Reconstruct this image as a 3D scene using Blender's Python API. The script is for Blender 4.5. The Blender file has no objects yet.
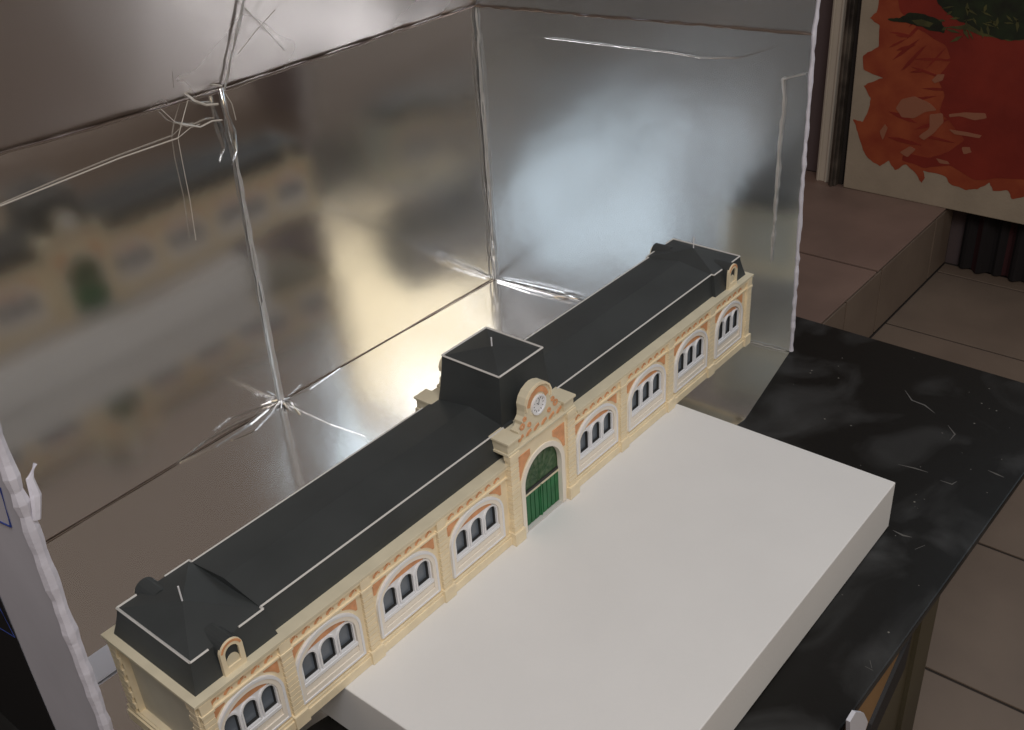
import bpy, bmesh, math, random
from mathutils import Vector, Matrix
from mathutils.geometry import tessellate_polygon
from mathutils import noise
random.seed(7)
SC = bpy.context.scene
COL = SC.collection

# ------------------------------------------------------------------ camera
CAM = Vector((-0.26606, -0.59642, 0.76203))
F = 1051.178
rx, ry, rz = 1.02738679, 0.05709758, -0.88507502
RM = (Matrix.Rotation(rz, 3, 'Z') @ Matrix.Rotation(ry, 3, 'Y') @ Matrix.Rotation(rx, 3, 'X'))
cam_data = bpy.data.cameras.new('camera')
cam_data.sensor_width = 36.0
cam_data.lens = F / 1024 * 36
cam_data.clip_start = 0.01
cam = bpy.data.objects.new('camera', cam_data)
cam.matrix_world = Matrix.Translation(CAM) @ RM.to_4x4()
COL.objects.link(cam)
SC.camera = cam

# ------------------------------------------------------------------ world, lights, exposure
SC.view_settings.view_transform = 'Standard'
SC.view_settings.look = 'None'
SC.view_settings.gamma = 1
SC.view_settings.use_curve_mapping = False
SC.view_settings.exposure = 0.0
w = bpy.data.worlds.new('room_ambience')
SC.world = w
w.use_nodes = True
wn = w.node_tree
bg = wn.nodes['Background']
bg.inputs[0].default_value = (0.150, 0.118, 0.098, 1)
bg.inputs[1].default_value = 1.0

def area(name, loc, target, sx, sy, radiance, col):
    l = bpy.data.lights.new(name, 'AREA')
    l.shape = 'RECTANGLE'; l.size = sx; l.size_y = sy
    l.energy = radiance * math.pi * sx * sy      # watts for the wanted radiance
    l.color = col
    o = bpy.data.objects.new(name, l)
    d = Vector(target) - Vector(loc)
    o.rotation_euler = d.to_track_quat('-Z', 'Y').to_euler()
    o.location = loc
    COL.objects.link(o)
    return o
# unseen lights: overhead one added for brightness, warm and cool ones for foil reflections
area('unseen_high_light', (-0.45, -1.05, 2.00), (0.25, -0.1, 0), 1.1, 1.0, 6.9, (0.96, 0.97, 1.0))
area('unseen_warm_light', (-0.10, -1.85, 1.42), (0.9, 0.25, 0), 1.10, 0.95, 1.60, (1.0, 0.82, 0.52))
area('unseen_cool_light', (2.25, -0.66, 1.05), (0.2, 0.2, 0.1), 1.3, 1.3, 1.7, (0.72, 0.88, 1.0))

# ------------------------------------------------------------------ picture ray helpers (used to place real geometry)
def ray(u, v):
    return RM @ Vector(((u - 512) / F, -(v - 365) / F, -1.0))
def on(u, v, axis, val):
    k = 'xyz'.index(axis)
    d = ray(u, v)
    return CAM + d * ((val - CAM[k]) / d[k])

# ------------------------------------------------------------------ materials
def mat(name, col, rough=0.6, metal=0.0, var=0.0, vscale=20, bump=0.0, bscale=60, spec=0.5, col2=None, clear=0.0, trans=0.0):
    m = bpy.data.materials.new(name)
    m.use_nodes = True
    nt = m.node_tree
    b = nt.nodes['Principled BSDF']
    b.inputs['Base Color'].default_value = (*col, 1)
    b.inputs['Roughness'].default_value = rough
    b.inputs['Metallic'].default_value = metal
    b.inputs['Specular IOR Level'].default_value = spec
    b.inputs['Coat Weight'].default_value = clear
    b.inputs['Transmission Weight'].default_value = trans
    tc = nt.nodes.new('ShaderNodeTexCoord')
    if var > 0 or col2:
        n = nt.nodes.new('ShaderNodeTexNoise')
        n.inputs['Scale'].default_value = vscale
        n.inputs['Detail'].default_value = 5
        nt.links.new(tc.outputs['Object'], n.inputs['Vector'])
        r = nt.nodes.new('ShaderNodeValToRGB')
        c2 = col2 or tuple(c * (1 - var) for c in col)
        r.color_ramp.elements[0].position = 0.35
        r.color_ramp.elements[0].color = (*c2, 1)
        r.color_ramp.elements[1].position = 0.65
        r.color_ramp.elements[1].color = (*col, 1)
        nt.links.new(n.outputs['Fac'], r.inputs[0])
        nt.links.new(r.outputs[0], b.inputs['Base Color'])
    if bump > 0:
        n2 = nt.nodes.new('ShaderNodeTexNoise')
        n2.inputs['Scale'].default_value = bscale
        n2.inputs['Detail'].default_value = 4
        nt.links.new(tc.outputs['Object'], n2.inputs['Vector'])
        bp = nt.nodes.new('ShaderNodeBump')
        bp.inputs['Strength'].default_value = 1.0
        bp.inputs['Distance'].default_value = bump
        nt.links.new(n2.outputs['Fac'], bp.inputs['Height'])
        nt.links.new(bp.outputs[0], b.inputs['Normal'])
    return m

def foil_mat(name, col, rough, fine, coarse):
    m = bpy.data.materials.new(name)
    m.use_nodes = True
    nt = m.node_tree
    b = nt.nodes['Principled BSDF']
    b.inputs['Base Color'].default_value = (*col, 1)
    b.inputs['Metallic'].default_value = 1
    tc = nt.nodes.new('ShaderNodeTexCoord')
    n1 = nt.nodes.new('ShaderNodeTexNoise'); n1.inputs['Scale'].default_value = 55; n1.inputs['Detail'].default_value = 3
    n2 = nt.nodes.new('ShaderNodeTexNoise'); n2.inputs['Scale'].default_value = 22; n2.inputs['Detail'].default_value = 2
    n3 = nt.nodes.new('ShaderNodeTexNoise'); n3.inputs['Scale'].default_value = 5
    for n in (n1, n2, n3):
        nt.links.new(tc.outputs['Object'], n.inputs['Vector'])
    b1 = nt.nodes.new('ShaderNodeBump'); b1.inputs['Distance'].default_value = fine
    b2 = nt.nodes.new('ShaderNodeBump'); b2.inputs['Distance'].default_value = coarse
    nt.links.new(n1.outputs['Fac'], b1.inputs['Height'])
    nt.links.new(n2.outputs['Fac'], b2.inputs['Height'])
    nt.links.new(b1.outputs[0], b2.inputs['Normal'])
    nt.links.new(b2.outputs[0], b.inputs['Normal'])
    mr = nt.nodes.new('ShaderNodeMapRange')
    mr.inputs[3].default_value = rough * 0.85; mr.inputs[4].default_value = rough * 1.2
    nt.links.new(n3.outputs['Fac'], mr.inputs[0])
    nt.links.new(mr.outputs[0], b.inputs['Roughness'])
    return m

M = dict(
    foil=foil_mat('aluminium_foil', (0.86, 0.85, 0.84), 0.125, 0.000004, 0.00012),
    foil_rough=foil_mat('aluminium_foil_hazy', (0.84, 0.88, 0.92), 0.24, 0.00003, 0.0004),  # blue cast of the cool light put into the foil colour
    foil_seam=mat('bright_seam_tape', (0.66, 0.64, 0.62), 0.3, metal=0.55, bump=0.0006, bscale=90),
    foil_tape=foil_mat('crumpled_foil', (0.90, 0.90, 0.90), 0.16, 0.0002, 0.0006),
    foil_edge=mat('dull_foil_edge', (0.22, 0.17, 0.14), 0.4, metal=0.8),
    card=mat('white_card', (0.74, 0.74, 0.82), 0.75, var=0.12, vscale=8),
    card_edge=mat('torn_card_edge', (0.72, 0.70, 0.78), 0.85, var=0.15, vscale=60, bump=0.0006, bscale=150),
    card_dark=mat('black_printed_card', (0.012, 0.011, 0.012), 0.6),
    blue_ink=mat('blue_ink', (0.03, 0.06, 0.28), 0.6),
    glue=mat('glue_strand', (0.55, 0.50, 0.44), 0.25, spec=0.8),
    foam=mat('white_foam', (0.80, 0.79, 0.78), 0.8, var=0.03, vscale=9, bump=0.0002, bscale=300),
    black=mat('black_lacquer_board', (0.011, 0.010, 0.009), 0.38, spec=0.2, bump=0.0004, bscale=30),
    cream=mat('cream_plastic', (0.90, 0.77, 0.54), 0.6, var=0.10, vscale=60),
    cream_pale=mat('pale_stone_plastic', (0.76, 0.68, 0.50), 0.6, var=0.10, vscale=40),
    endwall=mat('grey_tan_plastic', (0.60, 0.56, 0.46), 0.6, var=0.08, vscale=30),
    orange=mat('orange_paint', (0.84, 0.40, 0.19), 0.6, var=0.25, vscale=90),
    pale_cream=mat('pale_cream_plastic', (0.88, 0.81, 0.71), 0.55),
    foil_flap=foil_mat('aluminium_foil_flap', (0.50, 0.45, 0.42), 0.27, 0.00003, 0.0003),  # same foil darkened: the flaps' dimmer reflections are put into the colour
    white=mat('white_plastic', (0.84, 0.84, 0.86), 0.5),
    glass=mat('dark_window_pane', (0.14, 0.165, 0.20), 0.25, spec=0.6),
    green=mat('green_door_paint', (0.02, 0.17, 0.055), 0.5, var=0.3, vscale=50),
    green_dk=mat('dark_green_paint', (0.02, 0.075, 0.025), 0.5, col2=(0.085, 0.14, 0.07), vscale=200),
    roof=mat('black_slate_plastic', (0.036, 0.040, 0.041), 0.52, spec=0.5, col2=(0.046, 0.051, 0.052), vscale=14, bump=0.0003, bscale=25),
    grey_line=mat('pale_grey_paint', (0.62, 0.60, 0.57), 0.6),
    ink_and_shade=mat('dark_ink_and_shade', (0.03, 0.03, 0.03), 0.6),
    tile=mat('brown_beige_tile', (0.205, 0.152, 0.115), 0.5, col2=(0.17, 0.125, 0.095), vscale=6, bump=0.0004, bscale=30),
    tile_pink=mat('pinkish_tile', (0.235, 0.155, 0.125), 0.5, col2=(0.19, 0.126, 0.102), vscale=7, bump=0.0004, bscale=30),
    grout=mat('dark_grout', (0.030, 0.022, 0.018), 0.9),
    canvas=mat('primed_canvas', (0.40, 0.33, 0.25), 0.8, var=0.12, vscale=12, bump=0.0006, bscale=180),
    red=mat('red_acrylic', (0.26, 0.026, 0.013), 0.55, col2=(0.20, 0.018, 0.010), vscale=9, bump=0.001, bscale=25),
    orange_red=mat('orange_acrylic', (0.36, 0.075, 0.026), 0.55, col2=(0.27, 0.040, 0.016), vscale=14, bump=0.001, bscale=25),
    leaf=mat('dark_green_acrylic', (0.020, 0.032, 0.012), 0.5, col2=(0.012, 0.014, 0.008), vscale=30),
    leaf_lt=mat('olive_acrylic', (0.10, 0.095, 0.03), 0.5, col2=(0.05, 0.05, 0.02), vscale=30),
    pinkish=mat('pale_pink_acrylic', (0.33, 0.13, 0.075), 0.6),
    post=mat('grey_white_paint', (0.60, 0.53, 0.44), 0.6, var=0.1, vscale=5),
    mauve=mat('mauve_plaster', (0.12, 0.085, 0.085), 0.8, var=0.1, vscale=5),
    strip=mat('dull_metal_strip', (0.20, 0.17, 0.14), 0.45, metal=0.6, col2=(0.05, 0.04, 0.035), vscale=12),
    curtain=mat('black_cloth', (0.012, 0.009, 0.010), 0.9),
    curtain_red=mat('dark_red_cloth', (0.045, 0.010, 0.012), 0.9),
    olive=mat('olive_brown_wood', (0.085, 0.070, 0.040), 0.6, col2=(0.06, 0.048, 0.028), vscale=5),
    tan=mat('tan_wood', (0.30, 0.17, 0.07), 0.6, var=0.2, vscale=12),
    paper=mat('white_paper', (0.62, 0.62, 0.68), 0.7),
    dust=mat('pale_dust', (0.11, 0.105, 0.10), 0.9),
)
# black table board: dusty smears and white specks of its own
def dusty(m):
    nt = m.node_tree
    b = nt.nodes['Principled BSDF']
    tc = nt.nodes.new('ShaderNodeTexCoord')
    n = nt.nodes.new('ShaderNodeTexNoise'); n.inputs['Scale'].default_value = 7; n.inputs['Detail'].default_value = 6; n.inputs['Distortion'].default_value = 1.2
    r = nt.nodes.new('ShaderNodeValToRGB')
    r.color_ramp.elements[0].position = 0.50; r.color_ramp.elements[0].color = (0.010, 0.009, 0.008, 1)
    r.color_ramp.elements[1].position = 0.80; r.color_ramp.elements[1].color = (0.055, 0.055, 0.055, 1)
    v = nt.nodes.new('ShaderNodeTexVoronoi'); v.inputs['Scale'].default_value = 45
    c = nt.nodes.new('ShaderNodeMath'); c.operation = 'LESS_THAN'; c.inputs[1].default_value = 0.055
    n2 = nt.nodes.new('ShaderNodeTexNoise'); n2.inputs['Scale'].default_value = 9
    g = nt.nodes.new('ShaderNodeMath'); g.operation = 'GREATER_THAN'; g.inputs[1].default_value = 0.52
    mu = nt.nodes.new('ShaderNodeMath'); mu.operation = 'MULTIPLY'
    mx = nt.nodes.new('ShaderNodeMix'); mx.data_type = 'RGBA'
    mx.inputs[7].default_value = (0.20, 0.19, 0.17, 1)
    L = nt.links.new
    for q in (n, v, n2): L(tc.outputs['Object'], q.inputs['Vector'])
    L(n.outputs['Fac'], r.inputs[0]); L(v.outputs['Distance'], c.inputs[0]); L(n2.outputs['Fac'], g.inputs[0])
    L(c.outputs[0], mu.inputs[0]); L(g.outputs[0], mu.inputs[1])
    L(r.outputs[0], mx.inputs[6]); L(mu.outputs[0], mx.inputs[0]); L(mx.outputs[2], b.inputs['Base Color'])
dusty(M['black'])

# ------------------------------------------------------------------ mesh builder
class MB:
    def __init__(self, tf=None):
        self.v = []; self.f = []; self.m = []; self.tf = tf; self.smooth = False
    def add(self, vs, fs, mi=0):
        n = len(self.v)
        for p in vs:
            self.v.append(self.tf(*p) if self.tf else tuple(p))
        for f in fs:
            self.f.append(tuple(n + i for i in f)); self.m.append(mi)
    def box(self, x0, x1, y0, y1, z0, z1, mi=0):
        vs = [(x, y, z) for x in (x0, x1) for y in (y0, y1) for z in (z0, z1)]
        self.add(vs, [(0, 1, 3, 2), (4, 6, 7, 5), (0, 4, 5, 1), (2, 3, 7, 6), (0, 2, 6, 4), (1, 5, 7, 3)], mi)
    def hexa(self, bot, top, mi=0):
        n = len(bot)
        self.add(list(bot) + list(top), [tuple(range(n))[::-1], tuple(range(n, 2 * n))] + [(i, (i + 1) % n, n + (i + 1) % n, n + i) for i in range(n)], mi)
    def plate(self, outer, holes, d0, d1, mi=0):
        """outline in (x,z), from depth d0 to d1; holes are cut right through"""
        loops = [outer] + list(holes)
        tris = tessellate_polygon([[Vector((p[0], p[1], 0)) for p in l] for l in loops])
        flat = [p for l in loops for p in l]
        n = len(flat)
        vs = [(x, d0, z) for x, z in flat] + [(x, d1, z) for x, z in flat]
        fs = [tuple(t) for t in tris] + [tuple(n + i for i in t[::-1]) for t in tris]
        k = 0
        for l in loops:
            c = len(l)
            for i in range(c):
                a, b = k + i, k + (i + 1) % c
                fs.append((a, b, n + b, n + a))
            k += c
        self.add(vs, fs, mi)
    def tube(self, pts, r, sides=6, mi=0, closed=False, flat=1.0):
        pts = [Vector(p) for p in pts]
        rs = r if isinstance(r, (list, tuple)) else [r] * len(pts)
        n = len(pts); vs = []
        for i, p in enumerate(pts):
            a = pts[i - 1] if (i > 0 or closed) else p
            b = pts[(i + 1) % n] if (i < n - 1 or closed) else p
            t = (b - a).normalized()
            up = Vector((0, 0, 1)) if abs(t.z) < 0.9 else Vector((0, 1, 0))
            s = t.cross(up).normalized(); q = s.cross(t).normalized()
            for k in range(sides):
                an = 2 * math.pi * k / sides
                vs.append(tuple(p + (s * math.cos(an) + q * math.sin(an) * flat) * rs[i]))
        fs = []
        for i in range(n if closed else n - 1):
            j = (i + 1) % n
            for k in range(sides):
                k2 = (k + 1) % sides
                fs.append((i * sides + k, i * sides + k2, j * sides + k2, j * sides + k))
        if not closed:
            fs.append(tuple(range(sides))[::-1]); fs.append(tuple((n - 1) * sides + k for k in range(sides)))
        self.add(vs, fs, mi)
    def build(self, name, mats, parent=None, bevel=0, smooth=None):
        me = bpy.data.meshes.new(name)
        me.from_pydata(self.v, [], self.f)
        for q in (mats if isinstance(mats, (list, tuple)) else [mats]):
            me.materials.append(M[q])
        for p, mi in zip(me.polygons, self.m):
            p.material_index = mi
        bm = bmesh.new(); bm.from_mesh(me)
        bmesh.ops.recalc_face_normals(bm, faces=bm.faces)
        bm.to_mesh(me); bm.free()
        if smooth or (smooth is None and self.smooth):
            for p in me.polygons: p.use_smooth = True
        o = bpy.data.objects.new(name, me)
        COL.objects.link(o)
        if parent: o.parent = parent
        if bevel:
            b = o.modifiers.new('bevel', 'BEVEL'); b.width = bevel; b.segments = 2; b.limit_method = 'ANGLE'
        return o

def tag(o, label=None, cat=None, group=None, kind=None):
    if label: o['label'] = label
    if cat: o['category'] = cat
    if group: o['group'] = group
    if kind: o['kind'] = kind
    return o
def empty(name, loc=(0, 0, 0)):
    o = bpy.data.objects.new(name, None); o.empty_display_size = 0.02
    COL.objects.link(o); o.location = loc
    return o

def arch(cx, hw, zb, zs, zt, n=14):
    """closed outline of an opening: straight jambs and an elliptical head"""
    pts = [(cx - hw, zb), (cx + hw, zb)]
    for k in range(n + 1):
        a = math.pi * k / n
        pts.append((cx + hw * math.cos(a), zs + (zt - zs) * math.sin(a)))
    return pts
def circle(cx, cz, r, n=20):
    return [(cx + r * math.cos(2 * math.pi * k / n), cz + r * math.sin(2 * math.pi * k / n)) for k in range(n)]

ZT = -0.0667          # table top and floor of the box
# ================================================================== THE SETTING
ZF, ZS = -0.5, -0.32  # lower floor, upper step
mb = MB()
mb.box(-1.3, 2.36, -2.2, 0.1665, ZF - 0.03, ZF - 0.0025, 0)
x = 0.97 - 0.33 * 7
while x < 2.34:
    y = -0.2 - 0.33 * 6
    while y < 0.12:
        y1 = 0.1615 if y > -0.25 else y + 0.33
        mb.box(x + 0.003, min(x + 0.327, 2.345), y + 0.003, y1 - 0.002 if y1 < 0.12 else y1, ZF - 0.006, ZF, 1)
        y += 0.33
    x += 0.33
# raised step with its riser
mb.box(-1.3, 2.36, 0.1665, 2.2, ZF - 0.03, ZS - 0.004, 0)
xs = [-1.28, -0.95, -0.62, -0.29, 0.04, 0.37, 0.70, 1.03, 1.36, 1.70, 1.889, 2.219, 2.345]
for a, b in zip(xs[:-1], xs[1:]):
    mb.box(a + 0.003, b - 0.003, 0.1620, 0.170, ZF + 0.006, ZS - 0.010, 1)
xs = [-1.28, -0.79, -0.46, -0.13, 0.20, 0.53, 0.86, 1.19, 1.52, 1.858, 2.345]
for a, b in zip(xs[:-1], xs[1:]):
    for y0, y1 in ((0.161, 0.60), (0.60, 1.04), (1.04, 1.48), (1.48, 1.92)):
        mb.box(a + 0.004, b - 0.004, y0 + 0.001, y1 - 0.004, ZS - 0.005, ZS, 2)
fl = mb.build('floor', ['grout', 'tile', 'tile_pink'], bevel=0.0012)
tag(fl, kind='structure')
# wall far right, behind the painting
mb = MB()
mb.box(2.362, 2.42, -2.2, 2.2, ZF - 0.03, 1.3)
mb.box(2.345, 2.361, 0.16, 2.2, ZS, 1.3)
tag(mb.build('wall_right', 'mauve'), kind='structure')
mb = MB()
mb.box(2.29, 2.345, 0.4795, 0.5155, ZS, 1.25)
mb.tube([(2.288, 0.487, ZS), (2.288, 0.487, 1.25)], 0.004, 8)
mb.tube([(2.288, 0.509, ZS), (2.288, 0.509, 1.25)], 0.003, 8)
post = mb.build('trim_1', 'post', bevel=0.002); tag(post, kind='structure')
mb = MB()
mb.box(2.27, 2.345, 0.452, 0.472, ZS, 1.25)
mb.box(2.262, 2.27, 0.459, 0.465, ZS, 1.25)
mb.box(2.29, 2.345, 0.4415, 0.452, ZS, 1.25, 1)
tag(mb.build('trim_2', ['strip', 'grout'], bevel=0.002), kind='structure')

# black curtain with dark red stripes hanging past the end of the step
mb = MB()
n = 90; vs = []; fs = []; ms = []
for i in range(n + 1):
    y = 0.128 - 0.75 * i / n
    xo = 2.335 + 0.010 * math.sin(y * 150) + 0.006 * math.sin(y * 61)
    vs += [(xo, y, ZF + 0.004), (xo, y, 0.35), (xo + 0.006, y, ZF + 0.004), (xo + 0.006, y, 0.35)]
for i in range(n):
    a, b = 4 * i, 4 * i + 4
    mi = 1 if (i % 9) in (4, 5) else 0
    mb.add([], [], 0)
    for q in ((a, b, b + 1, a + 1), (a + 2, a + 3, b + 3, b + 2), (a + 1, b + 1, b + 3, a + 3), (a, a + 2, b + 2, b)):
        fs.append(q); ms.append(mi)
mb.v = vs; mb.f = fs; mb.m = ms
tag(mb.build('curtain', ['curtain', 'curtain_red']), 'black curtain with dark red stripes hanging below the red painting', 'curtain')

# ------------------------------------------------------------------ painting, leaning over the step
PX = 2.275
def Y(u, v): 
    p = on(u, v, 'x', PX); return (p.y, p.z)
pt = empty('painting', (PX, 0.1, ZS + 0.002))
def wl(o):  # parts modelled in world space under a placed Empty
    o.matrix_parent_inverse = o.parent.matrix_world.inverted() if False else Matrix.Translation(-o.parent.location)
    return o
y0 = 0.4315; zb = ZS + 0.001
mb = MB(tf=lambda a, d, b: (PX + d, a, b))
mb.plate([(y0, zb), (-0.45, zb - 0.004), (-0.45, 0.62), (y0 + 0.012, 0.62)], [], 0.0, 0.018)
wl(mb.build('canvas', 'canvas', pt, bevel=0.002))
def blob(pts, mats, name, d, jag=0.0, sub=4, seed=1):
    rnd = random.Random(seed)
    P = [Y(u, v) for u, v in pts]
    out = []
    for i in range(len(P)):
        a, b = P[i], P[(i + 1) % len(P)]
        for k in range(sub):
            t = k / sub
            j = jag if k else jag * 0.4
            out.append((a[0] + (b[0] - a[0]) * t + rnd.uniform(-j, j), a[1] + (b[1] - a[1]) * t + rnd.uniform(-j, j)))
    def chaikin(q):
        o_ = []
        for i in range(len(q)):
            a, b = q[i], q[(i + 1) % len(q)]
            o_ += [(a[0] * .75 + b[0] * .25, a[1] * .75 + b[1] * .25), (a[0] * .25 + b[0] * .75, a[1] * .25 + b[1] * .75)]
        return o_
    return chaikin(chaikin(out)) if sub < 4 else chaikin(out)
m1 = MB(tf=lambda a, d, b: (PX - d, a, b))
big = [(882, -25), (877, 12), (870, 18), (880, 25), (879, 47), (868, 52), (863, 56), (864, 70), (884, 78), (868, 83), (864, 86), (871, 98), (868, 112), (863, 122), (853, 119), (858, 132), (863, 150), (868, 158), (880, 166), (889, 160), (895, 170), (906, 164), (915, 172), (922, 183), (925, 178), (923, 170), (945, 176), (950, 184), (966, 190), (978, 189), (990, 182), (993, 191), (1008, 190), (1012, 199), (1030, 196), (1060, 196), (1060, -25)]
m1.plate(blob(big, 0, '', 0, 0.0018, 4, 3), [], -0.0005, 0.0010)
wl(m1.build('orange_paint_field', 'orange_red', pt))
m2 = MB(tf=lambda a, d, b: (PX - d, a, b))
red = [(893, -25), (900, 10), (920, 30), (945, 44), (952, 60), (938, 78), (945, 95), (940, 110), (955, 128), (965, 140), (948, 152), (930, 158), (905, 152), (902, 160), (925, 168), (950, 165), (975, 180), (1000, 178), (1060, 180), (1060, -25)]
m2.plate(blob(red, 0, '', 0, 0.0016, 4, 5), [], 0.0002, 0.0018)
for k in range(26):   # brushed red strokes over the orange
    u = random.uniform(885, 950); v = random.uniform(20, 150); L = random.uniform(14, 40); a = random.uniform(-0.9, 0.4)
    wd = random.uniform(1.0, 2.2)
    q = [(u + L * math.cos(a) * s - wd * math.sin(a) * c, v + L * math.sin(a) * s + wd * math.cos(a) * c) for s, c in ((0, 0), (.3, 1), (.7, .9), (1, 0), (.7, -.8), (.3, -1))]
    m2.plate([Y(*p) for p in q], [], 0.0002, 0.0013 + k * 0.00004)
wl(m2.build('red_paint_field', 'red', pt))
m3 = MB(tf=lambda a, d, b: (PX - d, a, b))
pal = [[(896, 108), (902, 99), (915, 96), (930, 103), (937, 110), (925, 112), (914, 118), (902, 117)],
       [(932, 80), (938, 74), (945, 74), (943, 80), (935, 83)], [(930, 114), (943, 113), (944, 122), (935, 132), (924, 140), (919, 136), (930, 128)],
       [(949, 114), (965, 112), (986, 113), (987, 118), (975, 120), (960, 116), (950, 117)], [(949, 129), (968, 132), (982, 135), (980, 138), (955, 134)],
       [(962, 147), (970, 147), (972, 152), (964, 154)], [(880, 131), (885, 124), (888, 128), (883, 140)], [(900, 152), (910, 146), (916, 149), (908, 157)], [(936, 158), (948, 161), (950, 164), (940, 163)]]
for i, q in enumerate(pal):
    m3 = MB(tf=lambda a, d, b: (PX - d, a, b))
    m3.plate(blob(q, 0, '', 0, 0.0006, 3, i), [], 0.0005, 0.0023)
    wl(m3.build('pale_paint_mark', 'pinkish', pt))
lv = [[(888, 19), (900, 18), (910, 12), (925, 14), (940, 20), (946, 28), (944, 33), (930, 30), (915, 24), (900, 22)],
      [(935, -25), (938, 3), (950, 14), (958, 20), (972, 26), (985, 33), (1000, 39), (1015, 40), (1060, 34), (1060, -25)]]
for i, q in enumerate(lv):
    m4 = MB(tf=lambda a, d, b: (PX - d, a, b))
    m4.plate(blob(q, 0, '', 0, 0.0020, 4, 20 + i), [], 0.0008, 0.0028)
    wl(m4.build('green_leaf_paint', 'leaf', pt))
m5 = MB(tf=lambda a, d, b: (PX - d, a, b))
for i in range(26):
    u, v = random.choice([(975, 18), (1005, 22), (990, 10), (1015, 12), (955, 26), (960, 8)]); u += random.uniform(-18, 14); v += random.uniform(-10, 10)
    a = random.uniform(0, 3.14); L = random.uniform(6, 16); wd = random.uniform(0.8, 2.0)
    q = [(u + L * math.cos(a) * s - wd * math.sin(a) * c, v + L * math.sin(a) * s + wd * math.cos(a) * c) for s, c in ((0, 0), (.4, 1), (1, 0), (.5, -1))]
    m5.plate([Y(*p) for p in q], [], 0.001, 0.0033)
m5.plate([Y(*p) for p in [(912, 20), (922, 19), (934, 23), (930, 27), (918, 25)]], [], 0.001, 0.0033)
m5.plate(blob([(945, 28), (965, 29), (985, 36), (1010, 41), (1030, 38), (1030, 33), (1000, 33), (970, 23)], 0, '', 0, 0.002, 4, 9), [], 0.0006, 0.0025)
wl(m5.build('olive_leaf_paint', 'leaf_lt', pt))
tag(pt, 'unframed canvas painted red and orange with dark green leaves, standing on the tiled step', 'painting')

# ================================================================== TABLE
tb = empty('table', (0.3, 0.1, ZF))
mb = MB()
nx = 26
xe = 1.142
bot = []; top = []
outl = [(-0.95, -0.332), (xe - 0.006, -0.3953), (xe, 0.02), (xe + 0.01, 0.95), (-0.95, 0.95)]
mb.hexa([(a, b, ZT - 0.012) for a, b in outl], [(a, b, ZT - 0.0005) for a, b in outl])
wl(mb.build('tabletop', 'black', tb, bevel=0.0018))
mb = MB()
mb.box(-0.6, 0.835, -0.335, -0.320, ZF + 0.001, ZT - 0.012, 0)
mb.box(0.817, 0.837, -0.320, 0.75, ZF + 0.001, ZT - 0.012, 0)
mb.box(-0.6, -0.58, -0.325, 0.75, ZF + 0.001, ZT - 0.012, 0)
mb.box(-0.58, 0.817, 0.73, 0.75, ZF + 0.001, ZT - 0.012, 0)
wl(mb.build('cabinet_body', 'olive', tb, bevel=0.001))
mb = MB()
mb.box(0.775, 0.838, -0.341, -0.3351, ZF + 0.001, ZT - 0.03, 0)
tag(wl(mb.build('end_batten', 'olive', tb)), 'olive brown upright batten')
# dust and scratches lying on the black board
mb = MB()
sc_px = [[(905, 390), (912, 400), (925, 405), (935, 413)], [(948, 425), (955, 434), (950, 440)], [(898, 464), (915, 468), (928, 472)], [(940, 480), (952, 484), (957, 481)],
         [(860, 470), (868, 474)], [(893, 530), (903, 535), (912, 537)], [(988, 470), (997, 474), (1004, 477)], [(865, 666), (873, 670)], [(870, 660), (872, 668)], [(915, 549), (925, 545)]]
for i, q in enumerate(sc_px):
    pts = []
    for u, v in q:
        p = on(u, v, 'z', ZT); pts.append((p.x, p.y, ZT - 0.0004))
    rr = [0.0003] + [random.uniform(0.0008, 0.0016) for _ in pts[1:-1]] + [0.0003]
    mb.tube(pts, rr, 5, flat=0.25)
rnd = random.Random(3)
for i in range(46):
    u = rnd.uniform(770, 1010); v = rnd.uniform(350, 600)
    p = on(u, v, 'z', ZT)
    if p.x > 1.12 or p.y < -0.37 or p.y > 0.6: continue
    r = rnd.uniform(0.0005, 0.0013)
    mb.plate([(p.x + r * math.cos(a * 1.257), p.y + r * math.sin(a * 1.257) * 1) for a in range(5)], [], 0, 0) if False else mb.hexa(
        [(p.x + r * math.cos(a * 1.257), p.y + r * math.sin(a * 1.257), ZT - 0.0006) for a in range(5)],
        [(p.x + r * .7 * math.cos(a * 1.257), p.y + r * .7 * math.sin(a * 1.257), ZT - 0.0001) for a in range(5)])
d = wl(mb.build('paint_specks', 'dust', tb)); d['label'] = 'pale dust specks and scratches'; d['kind'] = 'stuff'
tag(tb, 'low black-topped table with an olive cabinet below, dusty and scratched', 'table')

# tan board and its dark edge leaning below the table edge, white scrap beside it
def slab(name, px, y, th, mt, parent=None):
    m = MB(tf=lambda a, d, b: (a, d, b))
    m.plate([(on(u, v, 'y', y).x, on(u, v, 'y', y).z) for u, v in px], [], y, y + th)
    return m.build(name, mt, parent)
bd = empty('wooden_board', on(860, 725, 'y', -0.40))
wl(slab('board', [(906, 642), (897, 668), (872, 725), (860, 760), (835, 800), (835, 735), (868, 695)], -0.372, 0.012, 'tan', bd))
wl(slab('board_edge', [(913, 632), (905, 668), (876, 732), (862, 770), (858, 764), (872, 725), (897, 668)], -0.376, 0.018, 'card_dark', bd))
tag(bd, 'tan wooden board with a black edge leaning under the near edge of the black table', 'board')
tag(slab('paper_scrap', [(850, 722), (856, 712), (864, 713), (868, 722), (862, 742), (850, 745)], -0.384, 0.004, 'paper'), 'small white paper scrap below the black table edge beside the tan board', 'paper')

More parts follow.
